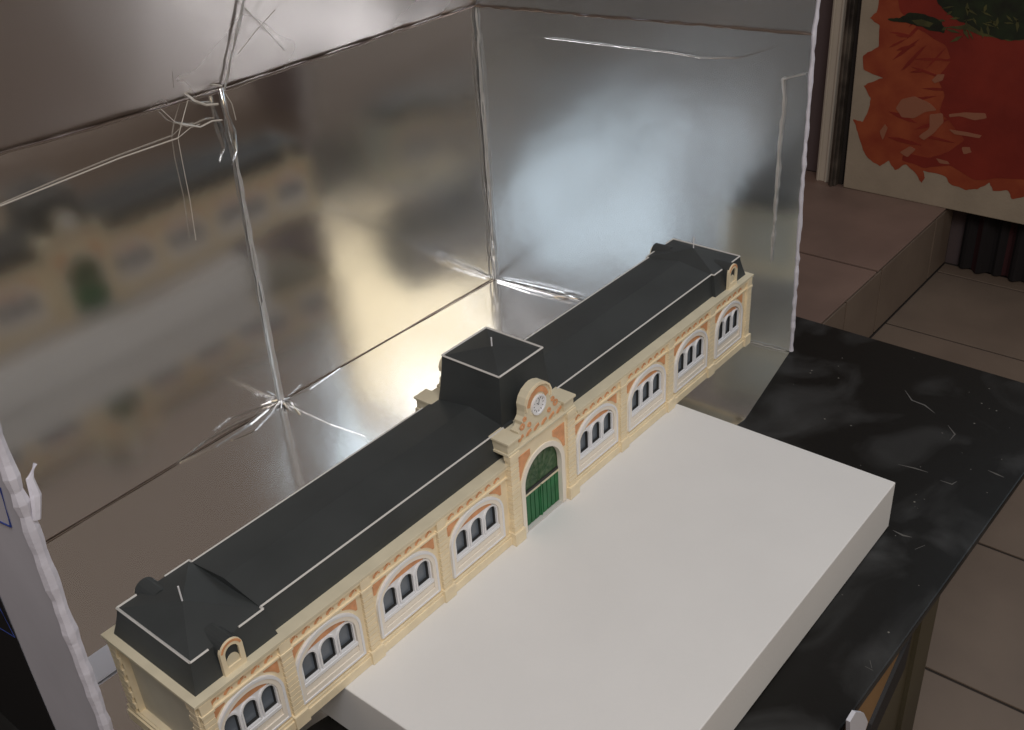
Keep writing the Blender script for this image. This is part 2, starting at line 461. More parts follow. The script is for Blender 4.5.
# ================================================================== FOAM BLOCK
BX0, BX1, BY0, BY1 = 0.1409, 0.7305, -0.2945, 0.200
mb = MB()
bx0n = BX0
pts = [(BX0, BY1), (BX0, BY0), (BX1, BY0), (BX1, BY1)]
mb.hexa([(a, b, ZT + 0.0012) for a, b in pts], [(a, b, -0.0003) for a, b in pts])
tag(mb.build('foam_block', 'foam', bevel=0.0012), 'thick white foam block with a smooth top, the building standing on it', 'foam block')

# ================================================================== FOIL LINED BOX
box = empty('foil_lined_box', (0.46, 0.3, ZT))
def panel(name, bl, br, tr, tl, mats, th=0.005, nx=24, nz=20, amp=0.0008, sc=6.0, flip=False, seed=0, bow=0.0, edge_jag=0.0):
    """inner face is a wavy grid, the outer face is flat card"""
    bl, br, tr, tl = map(Vector, (bl, br, tr, tl))
    nrm = (br - bl).cross(tl - bl).normalized()
    if flip: nrm = -nrm
    m = MB(); g = []; rnd = random.Random(seed)
    for j in range(nz + 1):
        for i in range(nx + 1):
            s, t = i / nx, j / nz
            p = (bl * (1 - s) + br * s) * (1 - t) + (tl * (1 - s) + tr * s) * t
            e = min(s, 1 - s, t, 1 - t)
            k = min(1.0, e * 8)
            p = p + nrm * (amp * k * noise.noise(p * sc + Vector((seed * 3.1, 0, 0))) - bow * math.sin(math.pi * s) * math.sin(math.pi * t))
            g.append(p)
    W = nx + 1; N = W * (nz + 1)
    back = [p - nrm * th for p in g]
    f = [(j * W + i, j * W + i + 1, (j + 1) * W + i + 1, (j + 1) * W + i) for j in range(nz) for i in range(nx)]
    m.add([tuple(p) for p in g + back], f, 0)
    def more(fs, mi):
        for q in fs: m.f.append(q); m.m.append(mi)
    more([(N + q[0], N + q[3], N + q[2], N + q[1]) for q in f], 1)
    rim = [i for i in range(W)] + [j * W + nx for j in range(1, nz + 1)] + [nz * W + i for i in range(nx - 1, -1, -1)] + [j * W for j in range(nz - 1, 0, -1)]
    m.f = [tuple(q) for q in m.f]
    K = len(m.v); R_ = len(rim)          # the rim has vertices of its own, so its shading stays apart from the foil's
    m.v += [m.v[i] for i in rim] + [m.v[N + i] for i in rim]
    more([(K + k, K + (k + 1) % R_, K + R_ + (k + 1) % R_, K + R_ + k) for k in range(R_)], 2)
    o = m.build(name, mats, box, smooth=False)
    for p in o.data.polygons:
        if p.material_index == 0: p.use_smooth = True
    return wl(o)
MT = ['foil', 'card', 'card_edge']
ZW = 0.398
A = (0.4963, 0.5285)      # back seam
Bc = (0.9768, 0.5215)     # back right corner
Cc = (1.0315, -0.0165)    # front of the right side
Lc = (-0.052, 0.5195)      # back left corner
Lf = (-0.052, 0.050)      # front of the left side
# floor sheet
mb = MB()
fl_out = [(-0.050, 0.050), (0.122, 0.0388), (0.1434, 0.0346), (0.50, -0.002), (0.834, -0.0497), (1.0305, -0.0175), Bc, A, (Lc[0], Lc[1])]
vs = []
N = 60
import itertools
floor_o = None
m = MB()
m.hexa([(a, b, ZT) for a, b in fl_out], [(a, b, ZT + 0.0012) for a, b in fl_out])
me = m.build('floor_sheet', ['foil'], box); wl(me)
panel('back_panel', (A[0], A[1], ZT), (Bc[0], Bc[1], ZT), (0.9790, 0.5230, 0.402), (0.5015, 0.5300, 0.396), MT, seed=1, amp=0.0012, sc=5, flip=False)
panel('back_panel', (Lc[0], Lc[1], ZT), (A[0], A[1], ZT), (0.5015, 0.5300, 0.396), (-0.05, 0.5195, 0.415), MT, seed=2, amp=0.0010, sc=4)
panel('side_panel', (Bc[0], Bc[1], ZT), (Cc[0], Cc[1], ZT), (1.0315, -0.0085, 0.405), (0.9790, 0.5230, 0.402), ['foil_rough', 'card', 'card_edge'], seed=3, amp=0.0028, sc=7)
o = panel('side_panel', (Lf[0], Lf[1], ZT), (Lc[0], Lc[1], ZT), (-0.05, 0.5195, 0.415), (-0.052, 0.050, 0.415), MT, seed=4, amp=0.001)
# top flaps leaning in over the box
f1 = on(240, 0, 'y', 0.495)
k = 0.12
up = (f1 - Vector((0.5015, 0.5300, 0.396))).normalized()
def flap(name, a, b, ua, ub, h, seed, mats=MT, amp=0.0012):
    a, b, ua, ub = map(Vector, (a, b, ua, ub))
    return panel(name, a, b, b + ub * h, a + ua * h, mats, th=0.003, seed=seed, amp=amp, nx=20, nz=8)
inw = Vector((0.0, -0.63, 1)).normalized()
flap('top_flap', (-0.05, 0.5185, 0.417), (0.5015, 0.529, 0.398), inw, inw, 0.26, 5, ['foil_flap', 'card', 'card_edge'])
flap('top_flap', (0.5015, 0.529, 0.398), (0.979, 0.522, 0.404), inw, Vector((-.05, -0.5, 1)).normalized(), 0.24, 6, ['foil_flap', 'card', 'card_edge'])
flap('top_flap', (0.979, 0.522, 0.404), (1.0315, -0.0085, 0.407), Vector((0.02, 0, 1)), Vector((0.06, 0, 1)), 0.13, 7, ['foil_rough', 'card', 'card_edge'], 0.003)

# crumpled seams: ragged foil ridges running along the folds
def ridge(name, pts, r, seed, mt='foil_seam', jit=0.0012, step=0.008, flat=0.6, parent=box, sides=7, var=0.5):
    rnd = random.Random(seed)
    out = []; rs = []
    pts = [Vector(p) for p in pts]
    for a, b in zip(pts[:-1], pts[1:]):
        n = max(2, int((b - a).length / step))
        for i in range(n):
            t = i / n
            out.append(a + (b - a) * t + Vector((rnd.uniform(-1, 1), rnd.uniform(-1, 0.3), rnd.uniform(-1, 1))) * jit)
            rs.append(r * rnd.uniform(1 - var, 1 + var))
    out.append(pts[-1]); rs.append(r * 0.5)
    m = MB(); m.tube(out, rs, sides, flat=flat)
    return wl(m.build(name, mt, parent))
ridge('corner_seam', [(0.497, 0.527, ZT + 0.004), (0.499, 0.527, 0.15), (0.5015, 0.526, 0.395), (0.5005, 0.447, 0.518)], 0.0020, 1, jit=0.0008, step=0.014, var=0.35)
ridge('corner_seam', [(0.495, 0.5265, ZT + 0.004), (0.4955, 0.5265, 0.02), (0.497, 0.5265, 0.10)], 0.0042, 31, jit=0.0004, step=0.02, var=0.15)  # thicker bright ridge added to strengthen the seam's streak in the foil floor
ridge('corner_seam', [(0.492, 0.527, 0.05), (0.496, 0.526, 0.22), (0.499, 0.526, 0.36)], 0.0014, 11, jit=0.0012, step=0.02)
ridge('corner_seam', [(0.9755, 0.519, ZT + 0.004), (0.977, 0.518, 0.2), (0.977, 0.519, 0.40)], 0.0022, 2, jit=0.0012, step=0.014)
ridge('corner_seam', [(0.9705, 0.518, ZT + 0.004), (0.971, 0.517, 0.2), (0.974, 0.517, 0.36)], 0.0014, 12, jit=0.0014, step=0.02)
ridge('fold_seam', [(0.5015, 0.526, 0.397), (0.979, 0.519, 0.403)], 0.0022, 3, jit=0.0006, step=0.02, mt='foil_edge')
ridge('fold_seam', [(-0.05, 0.5165, 0.416), (0.5015, 0.526, 0.397)], 0.0024, 4, jit=0.0006, step=0.02, mt='foil_edge')
ridge('fold_seam', [(0.976, 0.519, 0.403), (1.0285, -0.010, 0.406)], 0.0024, 5, jit=0.0008, step=0.012, mt='foil_edge')
ridge('base_seam', [(0.4963, 0.528, ZT + 0.002), (0.72, 0.525, ZT + 0.002), (0.9755, 0.519, ZT + 0.002)], 0.0009, 6, jit=0.0003, step=0.03, mt='foil_edge')
ridge('base_seam', [(-0.05, 0.5175, ZT + 0.002), (0.4963, 0.528, ZT + 0.002)], 0.0009, 7, jit=0.0003, step=0.03, mt='foil_edge')
ridge('base_seam', [(0.9755, 0.517, ZT + 0.003), (0.998, 0.25, ZT + 0.003), (1.028, -0.012, ZT + 0.003)], 0.0011, 8, jit=0.0008)
# torn white card edges
ridge('torn_edge', [(1.0325, -0.019, ZT + 0.004), (1.0325, -0.013, 0.18), (1.0315, -0.0105, 0.405), (1.040, -0.011, 0.53)], 0.0034, 9, 'card_edge', jit=0.0007, step=0.010, flat=0.8, var=0.3)
ridge('torn_edge', [(-0.0550, 0.046, ZT + 0.004), (-0.0545, 0.046, 0.15), (-0.0545, 0.046, 0.415)], 0.0052, 10, 'card_edge', jit=0.0004, step=0.011, flat=0.8, var=0.22)
mb = MB()   # curled tear standing off the left edge
c = on(20, 478, 'x', -0.05)
mb.tube([(c.x, c.y - .003, c.z - 0.035), (c.x + 0.005, c.y - .002, c.z - 0.018), (c.x + 0.006, c.y, c.z - 0.004), (c.x + 0.013, c.y + .001, c.z + 0.004)], [0.003, 0.0042, 0.003, 0.0022], 6, flat=0.5)
wl(mb.build('curled_tear', 'card_edge', box))
# outer left face: black printed area beyond the white band and two blue outlines
mb = MB()
b0 = [on(-30, 520, 'x', -0.0575), on(0, 598, 'x', -0.0575), on(28, 665, 'x', -0.0575), on(56, 731, 'x', -0.0575)]
pl = [(p.y, p.z) for p in b0]
mb2 = MB(tf=lambda a, d, b: (-0.0575 - d, a, b))
mb2.plate(pl + [(pl[-1][0], ZT + 0.001), (0.511, ZT + 0.001), (0.511, 0.41), (pl[0][0], 0.41)], [], 0, 0.0004)
wl(mb2.build('black_printing', 'card_dark', box))
mb = MB()
for q in ([(-12, 500), (0, 488), (11, 527), (-4, 520)], [(-10, 612), (-2, 604), (15, 637), (0, 628)]):
    pts = [on(u, v, 'x', -0.0578) for u, v in q]
    mb = MB(); mb.tube(pts, 0.0007, 5, closed=True)
    wl(mb.build('blue_outline', 'blue_ink', box))
# inner strip of foil folded along the front of the right side
P = lambda u, v, x=1.0: on(u, v, 'x', x)
def rx_(y): return 1.0315 - (y + 0.0165) * (1.0315 - 0.9768) / (0.5215 + 0.0165)
def rw(u, v, off=0.003):
    q = on(u, v, 'x', 1.0)
    for _ in range(4): q = on(u, v, 'x', rx_(q.y) - off)
    return q
ridge('foil_crease', [rw(783, 78), rw(783, 110), rw(779, 140), rw(777, 175), rw(774, 215), rw(771, 262)], 0.0026, 21, jit=0.0010)
ridge('foil_crease', [rw(781, 80), rw(806, 74)], 0.0014, 22, jit=0.0006)
ridge('foil_crease', [rw(545, 38), rw(570, 41), rw(620, 47), rw(672, 53), rw(700, 58), rw(740, 58), rw(778, 46)], 0.0006, 23, mt='foil_tape', jit=0.0003, flat=1)
def bw(u, v, off=0.003): return on(u, v, 'y', 0.524 - off)
def fp(u, v): return on(u, v, 'z', ZT + 0.002)
# hardened glue strands around the upper corner and on the panels
mb = MB()
strands = [
    ([(0, 206), (60, 182), (120, 158), (178, 138)], 0.0010), ([(178, 138), (182, 122), (188, 100), (184, 96)], 0.0006), ([(180, 124), (200, 127), (212, 121), (222, 120)], 0.0012),
    ([(186, 94), (195, 101), (206, 105), (218, 104)], 0.0016), ([(178, 138), (182, 160), (190, 200), (196, 240)], 0.0005), ([(178, 138), (190, 128), (200, 124)], 0.0005),
    ([(184, 94), (196, 86), (210, 84), (222, 86)], 0.0013), ([(222, 88), (232, 104), (236, 120)], 0.0006), ([(160, 108), (175, 122), (188, 127)], 0.0004),
    ([(540, 70), (545, 78)], 0.0001)]
for q, r in strands[:-1]:
    mb = MB(); mb.tube([bw(u, v, 0.0018 + 0.001 * (i % 2)) for i, (u, v) in enumerate(q)], r, 5)
    wl(mb.build('glue_strand', 'glue', box))
strand2 = [([(240, 3), (262, 25), (284, 50)], 0.0006), ([(275, 10), (255, 32), (238, 54)], 0.0005), ([(165, 60), (172, 68), (174, 88)], 0.0005), ([(150, 66), (165, 62), (172, 66)], 0.0004)]
for q, r in strand2:
    mb = MB(); mb.tube([on(u, v, 'y', 0.515 - (88 - v) / 88 * 0.062 - 0.003) for u, v in q], r, 5)
    wl(mb.build('glue_strand', 'glue', box))
mb = MB(); mb.smooth = True
q = [bw(u, v, 0.007) for u, v in [(221, 88), (226, 112), (232, 132), (236, 150), (232, 165)]]
mb.tube(q, [0.004, 0.0028, 0.0068, 0.0035, 0.0012], 8, flat=0.6)
wl(mb.build('foil_tear', 'foil_tape', box))
mb = MB()
for q, r in [([(283, 403), (300, 410), (330, 424), (365, 436)], 0.0003), ([(285, 398), (310, 389), (340, 368)], 0.0006), ([(280, 398), (262, 412), (240, 430), (215, 446), (180, 462)], 0.0016),
             ([(276, 402), (250, 424), (225, 440)], 0.0012), ([(276, 408), (255, 430), (232, 440)], 0.0009), ([(255, 388), (268, 396), (280, 402)], 0.0014), ([(290, 402), (300, 414)], 0.0012),
             ([(497, 280), (525, 288), (555, 296), (590, 300)], 0.0016), ([(497, 282), (530, 293), (572, 303)], 0.0009), ([(548, 292), (560, 300), (575, 297)], 0.0012)]:
    mb = MB(); mb.tube([fp(u, v) for u, v in q], r, 5, flat=0.6)
    wl(mb.build('foil_crease', 'foil_tape', box))
# thick crumple where the three foil sheets meet
mb = MB()
for i in range(9):
    rnd = random.Random(40 + i)
    a = Vector((0.4963, 0.527, ZT + 0.003)); b = a + Vector((rnd.uniform(-0.03, 0.02), rnd.uniform(-0.03, -0.004), rnd.uniform(0, 0.010)))
    mb.tube([a, (a + b) / 2 + Vector((0, 0, 0.001)), b], [0.0024, 0.0013, 0.0004], 5)
wl(mb.build('crumpled_corner', 'foil_tape', box))
tag(box, 'large open cardboard box lined with shiny silver foil, standing behind the model station', 'box')

# small flat pale strip at the left, behind the building
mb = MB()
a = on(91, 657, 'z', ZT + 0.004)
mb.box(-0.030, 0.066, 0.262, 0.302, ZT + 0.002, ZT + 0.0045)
tag(mb.build('pale_strip', 'paper', bevel=0.0008), 'small pale strip on the foil behind the left end of the building', 'card')

# ================================================================== THE STATION BUILDING
LB, D, H = 0.92, 0.129, 0.1077
st = empty('model_station_building', (LB / 2, D / 2, 0))
CY = D / 2
def front(x, d, z): return (x, -d, z)
def rear(x, d, z): return (x, D + d, z)
def left(a, d, z): return (-d, a, z)          # a runs along y
def right(a, d, z): return (LB + d, a, z)
WC = [0.0445, 0.1335, 0.2364, 0.3403, 0.5545, 0.661, 0.7655, 0.8635]
HW = [0.0345, 0.0385, 0.0405, 0.0405, 0.0405, 0.0405, 0.0390, 0.0345]
PIERS = [(0.083, 0.095), (0.179, 0.191), (0.2825, 0.2945), (0.6015, 0.6135), (0.707, 0.719), (0.808, 0.820)]
GX0, GX1, GC = 0.393, 0.504, 0.4475

# core walls
mb = MB()
mb.box(0.006, LB - 0.006, 0.0065, D - 0.0065, 0.0, H - 0.001)
wl(mb.build('core_walls', 'endwall', st))
for side, tf in (('front', front), ('rear', rear)):
    GX0, GX1, GC = (0.393, 0.504, 0.4475) if side == 'front' else (0.404, 0.515, 0.4595)
    # facade plate, with an arched recess for each window group and the gate
    mb = MB(tf)
    holes = [arch(c, h - 0.001, 0.022, 0.056, 0.0835) for c, h in zip(WC, HW)]
    holes.append([(GC - 0.034, 0.0), (GC + 0.034, 0.0)] + [(GC + 0.034 * math.cos(math.pi * k / 16), 0.062 + 0.034 * math.sin(math.pi * k / 16)) for k in range(17)])
    holes[-1] = [(x, max(z, 0.002)) for x, z in holes[-1]]
    mb.plate([(0.0, 0.0), (LB, 0.0), (LB, H - 0.002), (0.0, H - 0.002)], holes, -0.006, 0.0)
    wl(mb.build('facade_wall', 'cream', st))
    # piers with plinth, rusticated shaft and cap
    def pier(x0, x1, d=0.0035):
        m = MB(tf)
        m.box(x0 - 0.002, x1 + 0.002, 0.0, d + 0.0025, 0.0, 0.015)
        z = 0.015
        while z < 0.088:
            m.box(x0, x1, 0.0, d, z, z + 0.0050)
            m.box(x0 + 0.0006, x1 - 0.0006, 0.0, d - 0.0007, z + 0.0050, z + 0.0062)
            z += 0.0062
        m.box(x0 - 0.001, x1 + 0.001, 0.0, d + 0.001, z, 0.092)
        m.box(x0, x1, 0.0, d, 0.092, 0.103)
        return wl(m.build('pier', 'cream', st))
    for a, b in PIERS: pier(a, b)
    pier(0.0005, 0.0115); pier(LB - 0.0115, LB - 0.0005)
    mb = MB(tf)
    for a, b in ((0.0, GX0), (GX1, LB)):
        mb.box(a, b, 0.0, 0.0038, 0.0, 0.010); mb.box(a, b, 0.0, 0.0022, 0.010, 0.0135)
    wl(mb.build('plinth', 'cream', st, bevel=0.0004))
    # frieze mouldings
    mb = MB(tf)
    for a, b in ((0.0, GX0), (GX1, LB)):
        mb.box(a, b, 0.0, 0.0022, 0.0885, 0.0905)
        mb.box(a, b, 0.0, 0.0030, 0.1010, 0.1035)
    wl(mb.build('frieze_moulding', 'cream', st))
    for bi, (c, h) in enumerate(zip(WC, HW)):
        # arch moulding around the recess
        mb = MB(tf)
        outer = arch(c, h, 0.019, 0.056, 0.0865, 18); inner = arch(c, h - 0.0055, 0.026, 0.056, 0.0800, 18)
        mb.plate(outer, [inner], -0.003, 0.0022)
        outer = arch(c, h + 0.001, 0.018, 0.056, 0.0878, 18); inner = arch(c, h - 0.0015, 0.020, 0.056, 0.0850, 18)
        mb.plate(outer, [inner], -0.001, 0.0030, 1)
        wl(mb.build('arch_moulding', ['pale_cream', 'white'], st))
        # window group: white plate with three round headed lights
        s = h / 0.0385
        cs = [c - 0.0220 * s, c, c + 0.0220 * s]
        mb = MB(tf)
        lights = [arch(q, 0.0083 * s, 0.0400, 0.0595, 0.0680, 8) for q in cs]
        mb.plate([(x, z) for x, z in arch(c, h - 0.0052, 0.0255, 0.056, 0.0803, 18)], lights, -0.0045, -0.0010)
        for q in cs:   # raised white heads over each light
            o_ = arch(q, 0.0101 * s, 0.0386, 0.0595, 0.0702, 10); i_ = arch(q, 0.0084 * s, 0.0402, 0.0595, 0.0682, 10)
            mb.plate(o_, [i_], -0.0012, 0.0008)
        mb.box(c - h + 0.005, c + h - 0.005, -0.002, 0.0018, 0.0345, 0.0380)
        mb.box(c - h + 0.005, c + h - 0.005, -0.002, 0.0008, 0.0268, 0.0325, 1)
        win = wl(mb.build('window', ['white', 'pale_cream'], st))
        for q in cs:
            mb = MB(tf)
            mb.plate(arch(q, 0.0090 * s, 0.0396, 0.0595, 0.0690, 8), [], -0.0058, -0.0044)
            mb.plate(arch(q, 0.0083 * s, 0.0401, 0.0595, 0.0680, 10), [arch(q, 0.0073 * s, 0.0408, 0.0595, 0.0670, 10)], -0.0044, -0.0014, 1)  # dark ring painting the recess shade onto the window jambs
            pn = mb.build('window_pane', ['glass', 'ink_and_shade'], win); pass
        # orange lunette between the lights and the arch
        mb = MB(tf)
        n = 10; up_ = []; lo_ = []
        for k in range(n + 1):
            a = math.radians(40 + 100 * k / n)
            up_.append((c + (h - 0.0068) * math.cos(a), 0.056 + 0.0225 * math.sin(a)))
            lo_.append((c + (h - 0.0068) * math.cos(a) * 0.98, 0.056 + 0.0225 * math.sin(a) - 0.0066 * math.sin((k) / n * math.pi) - 0.0008))
        mb.plate(up_ + lo_[::-1], [], -0.0012, -0.0003)
        wl(mb.build('lunette', 'orange', st))
        # spandrels in the upper corners
        for sg in (-1, 1):
            mb = MB(tf)
            e = c + sg * (h + 0.0012)
            arc = [(c + sg * (h + 0.002) * math.cos(math.radians(q)), 0.0575 + 0.0305 * math.sin(math.radians(q))) for q in (24, 34, 44, 54, 62)]
            pl_ = [(e, 0.0868)] + [(e, arc[0][1])] + arc + [(arc[-1][0], 0.0868)]
            kx, kz = e - sg * 0.0006, 0.0866
            mb.plate([(kx + (a_ - kx) * 0.80, kz + (b_ - kz) * 0.80) for a_, b_ in pl_], [], 0.0, 0.0008)
            wl(mb.build('spandrel_panel', 'orange', st))
        # orange scroll ornament in the frieze
        mb = MB(tf); rnd = random.Random(bi)
        x = c - h + 0.001
        while x < c + h - 0.004:
            w_ = 0.0072
            t = 0.0006
            mb.plate([(x, 0.0935), (x + 0.0020, 0.0925), (x + 0.0040, 0.0945), (x + 0.0066, 0.0955), (x + w_, 0.0985), (x + 0.0050, 0.0985), (x + 0.0035, 0.0965), (x + 0.0012, 0.0958)], [], 0.0, t)
            mb.plate([(x + 0.0076, 0.0945), (x + 0.0090, 0.0938), (x + 0.0092, 0.0955), (x + 0.0080, 0.0960)], [], 0.0, t)
            x += 0.0142
        wl(mb.build('frieze_ornament', 'orange', st))
    # ---- gate block
    gp = MB(tf)
    holes = [[(GC - 0.034, 0.0015), (GC + 0.034, 0.0015)] + [(GC + 0.034 * math.cos(math.pi * k / 16), 0.062 + 0.034 * math.sin(math.pi * k / 16)) for k in range(17)]]
    gp.plate([(GX0, 0.0), (GX1, 0.0), (GX1, 0.119), (GX0, 0.119)], holes, 0.0, 0.0045)
    gate_wall = wl(gp.build('gate_wall', 'cream', st))
    for a, b in ((GX0 - 0.001, GX0 + 0.0125), (GX1 - 0.0125, GX1 + 0.001)):
        m = MB(tf)
        m.box(a - 0.002, b + 0.002, 0.0, 0.0100, 0.0, 0.016)
        z = 0.016
        while z < 0.106:
            m.box(a, b, 0.0, 0.0075, z, z + 0.0052); m.box(a + .0006, b - .0006, 0.0, 0.0068, z + 0.0052, z + 0.0064); z += 0.0064
        m.box(a - 0.0012, b + 0.0012, 0.0, 0.0090, z, 0.119)
        wl(m.build('gate_pier', 'cream', st))
    m = MB(tf)
    def archring(r0, r1, n=18):
        o_ = [(GC - r1, 0.0), (GC - r0, 0.0)]
        path_o = [(GC - r1, 0.0016)] + [(GC - r1 * math.cos(math.pi * k / n), 0.062 + r1 * math.sin(math.pi * k / n)) for k in range(n + 1)] + [(GC + r1, 0.0016)]
        path_i = [(GC - r0, 0.0016)] + [(GC - r0 * math.cos(math.pi * k / n), 0.062 + r0 * math.sin(math.pi * k / n)) for k in range(n + 1)] + [(GC + r0, 0.0016)]
        return path_o + path_i[::-1]
    m.plate(archring(0.0325, 0.0385), [], 0.0, 0.0062)
    wl(m.build('gate_arch_moulding', 'pale_cream', st))
    for sg in (-1, 1):
        m = MB(tf)
        arc = [(GC + sg * 0.040 * math.cos(math.radians(q)), 0.064 + 0.0415 * math.sin(math.radians(q))) for q in (18, 30, 42, 52, 60)]
        m.plate([(GC + sg * 0.0405, 0.1075), (GC + sg * 0.0405, arc[0][1])] + arc + [(arc[-1][0], 0.1075)], [], 0.0045, 0.0053)
        wl(m.build('gate_spandrel', 'orange', st))
    # green doors: planked leaves below, fanlight above
    dr = MB(tf)
    dr.box(GC - 0.0335, GC + 0.0335, -0.0022, -0.0010, 0.0015, 0.0465)
    for k in range(9):
        x = GC - 0.0325 + k * 0.00735
        dr.box(x, x + 0.0060, -0.0010, 0.0004, 0.003, 0.0450)
    for x in (GC - 0.0335, GC - 0.0008): dr.box(x, x + 0.0016, -0.0010, 0.0014, 0.0015, 0.0465)
    door = wl(dr.build('gate_door', 'green', st)); door['label'] = 'green planked double door'
    fg = MB(tf)
    pts = [(GC - 0.0335, 0.0500), (GC + 0.0335, 0.0500)] + [(GC + 0.0335 * math.cos(math.pi * k / 16), 0.062 + 0.0335 * math.sin(math.pi * k / 16)) for k in range(17)]
    fg.plate(pts, [], -0.0022, -0.0012)
    for k in range(1, 8):
        a = math.pi * k / 8
        fg.tube([(GC, -0.0010, 0.052), (GC + 0.031 * math.cos(a), -0.0010, 0.060 + 0.031 * math.sin(a))], 0.0006, 4)
    fg.tube([(GC + 0.016 * math.cos(math.pi * k / 10), -0.0010, 0.056 + 0.016 * math.sin(math.pi * k / 10)) for k in range(11)], 0.0006, 4)
    wl(fg.build('gate_fanlight', 'green_dk', st))
    tr = MB(tf)
    tr.box(GC - 0.0338, GC + 0.0338, -0.0022, 0.0006, 0.0470, 0.0500)
    wl(tr.build('gate_transom', 'ink_and_shade', st))
    tr = MB(tf)
    tr.box(GC - 0.0338, GC + 0.0338, -0.0020, 0.0012, 0.0446, 0.0468)
    wl(tr.build('gate_rail', 'cream_pale', st))
    m = MB(tf)   # threshold slab
    m.box(GC - 0.034, GC + 0.034, -0.0055, 0.0050, 0.0, 0.0022)
    wl(m.build('threshold', 'grey_line', st))
    # parapet over the gate
    m = MB(tf)
    m.box(GX0 - 0.003, GX1 + 0.003, -0.030, 0.0075, 0.1185, 0.1215)
    m.box(GX0, GX1, -0.028, 0.0030, 0.1215, 0.1330)
    m.box(GX0 - 0.003, GX0 + 0.018, -0.030, 0.0085, 0.1325, 0.1355); m.box(GX1 - 0.018, GX1 + 0.003, -0.030, 0.0085, 0.1325, 0.1355)
    m.box(GX0 - 0.0015, GX0 + 0.016, -0.030, 0.0060, 0.1215, 0.1325); m.box(GX1 - 0.016, GX1 + 0.0015, -0.030, 0.0060, 0.1215, 0.1325)
    wl(m.build('parapet', 'cream_pale', st, bevel=0.0005))
    # curved crest with the clock
    cs_ = 1.0 if side == 'front' else 0.74
    def crest(s=cs_, dz=0):
        P_ = [(-0.034, 0.132), (-0.034, 0.137), (-0.029, 0.1375), (-0.026, 0.141), (-0.0265, 0.146), (-0.0225, 0.150), (-0.0215, 0.156), (-0.022, 0.165), (-0.019, 0.1725), (-0.013, 0.1785), (-0.006, 0.1815), (0, 0.1825)]
        P_ = P_ + [(-a, b) for a, b in P_[::-1][1:]]
        return [(GC - 0.001 + a * s, 0.132 + (b - 0.132) * s * 0.94 + dz) for a, b in P_]
    m = MB(tf)
    m.plate(crest(), [], -0.0075, 0.0035)
    cr = wl(m.build('clock_gable', 'cream_pale', st, bevel=0.0004))
    m = MB(tf)
    top = crest()[6:-6]
    inn = [(GC - 0.001 + (a - GC + 0.001) * 0.86, 0.150 + (b - 0.150) * 0.86) for a, b in top]
    inn = [(GC - 0.001 + (a - GC + 0.001) * 0.92, 0.150 + (b - 0.150) * 0.92) for a, b in top]
    m.plate(top + inn[::-1], [], 0.0033, 0.0060)
    wl(m.build('gable_rim', 'cream', st))
    m = MB(tf)
    inn2 = [(GC - 0.001 + (a - GC + 0.001) * 0.70, 0.150 + (b - 0.150) * 0.72) for a, b in top[3:-3]]
    cc = (GC - 0.001, 0.1535)
    ar = [(cc[0] + 0.0185 * math.cos(math.radians(q)), cc[1] + 0.0210 * math.sin(math.radians(q))) for q in range(15, 170, 14)]
    ai = [(cc[0] + 0.0135 * math.cos(math.radians(q)), cc[1] + 0.0145 * math.sin(math.radians(q))) for q in range(15, 170, 14)]
    if side == 'front': m.plate(ar + ai[::-1], [], 0.0033, 0.0042)
    for sg in ((-1, 1) if side == 'front' else ()):   # side scrolls
        for (a, b, r) in ((0.0285, 0.1400, 0.0040), (0.0240, 0.1470, 0.0030), (0.017, 0.1365, 0.0030)):
            m.plate(circle(GC + sg * a, b, r, 12), [circle(GC + sg * a, b, r * 0.45, 12)], 0.0034, 0.0044)
    for k in range(6):
        xx = GC - 0.036 + k * 0.0132
        m.plate([(xx, 0.1245), (xx + 0.003, 0.1235), (xx + 0.007, 0.1262), (xx + 0.0095, 0.1265), (xx + 0.0085, 0.1300), (xx + 0.005, 0.1290), (xx + 0.002, 0.1275)], [], 0.0029, 0.0038)
    wl(m.build('gable_ornament', 'orange', st))
    m = MB(tf)
    m.plate(circle(GC - 0.001, 0.1535, 0.0118, 28), [circle(GC - 0.001, 0.1535, 0.0098, 28)], 0.0033, 0.0060)
    ck = wl(m.build('clock', 'white', st))
    m = MB(tf)
    m.plate(circle(GC - 0.001, 0.1535, 0.0099, 28), [], 0.0033, 0.0046)
    f_ = m.build('clock_face', 'white', ck); pass
    m = MB(tf)
    for k in range(12):
        a = 2 * math.pi * k / 12
        ca, sa = math.cos(a), math.sin(a)
        c0 = (GC - 0.001 + 0.0078 * ca, 0.1535 + 0.0078 * sa)
        m.plate([(c0[0] + 0.0010 * ca - 0.0003 * sa, c0[1] + 0.0010 * sa + 0.0003 * ca), (c0[0] + 0.0010 * ca + 0.0003 * sa, c0[1] + 0.0010 * sa - 0.0003 * ca),
                 (c0[0] - 0.0010 * ca + 0.0003 * sa, c0[1] - 0.0010 * sa - 0.0003 * ca), (c0[0] - 0.0010 * ca - 0.0003 * sa, c0[1] - 0.0010 * sa + 0.0003 * ca)], [], 0.0045, 0.0049)
    m.tube([(GC - 0.001, 0.0050, 0.1535), (GC - 0.004, 0.0050, 0.1565)], 0.00035, 4)
    m.tube([(GC - 0.001, 0.0050, 0.1535), (GC + 0.0005, 0.0050, 0.1600)], 0.00030, 4)
    f_ = m.build('clock_hands', 'ink_and_shade', ck); pass

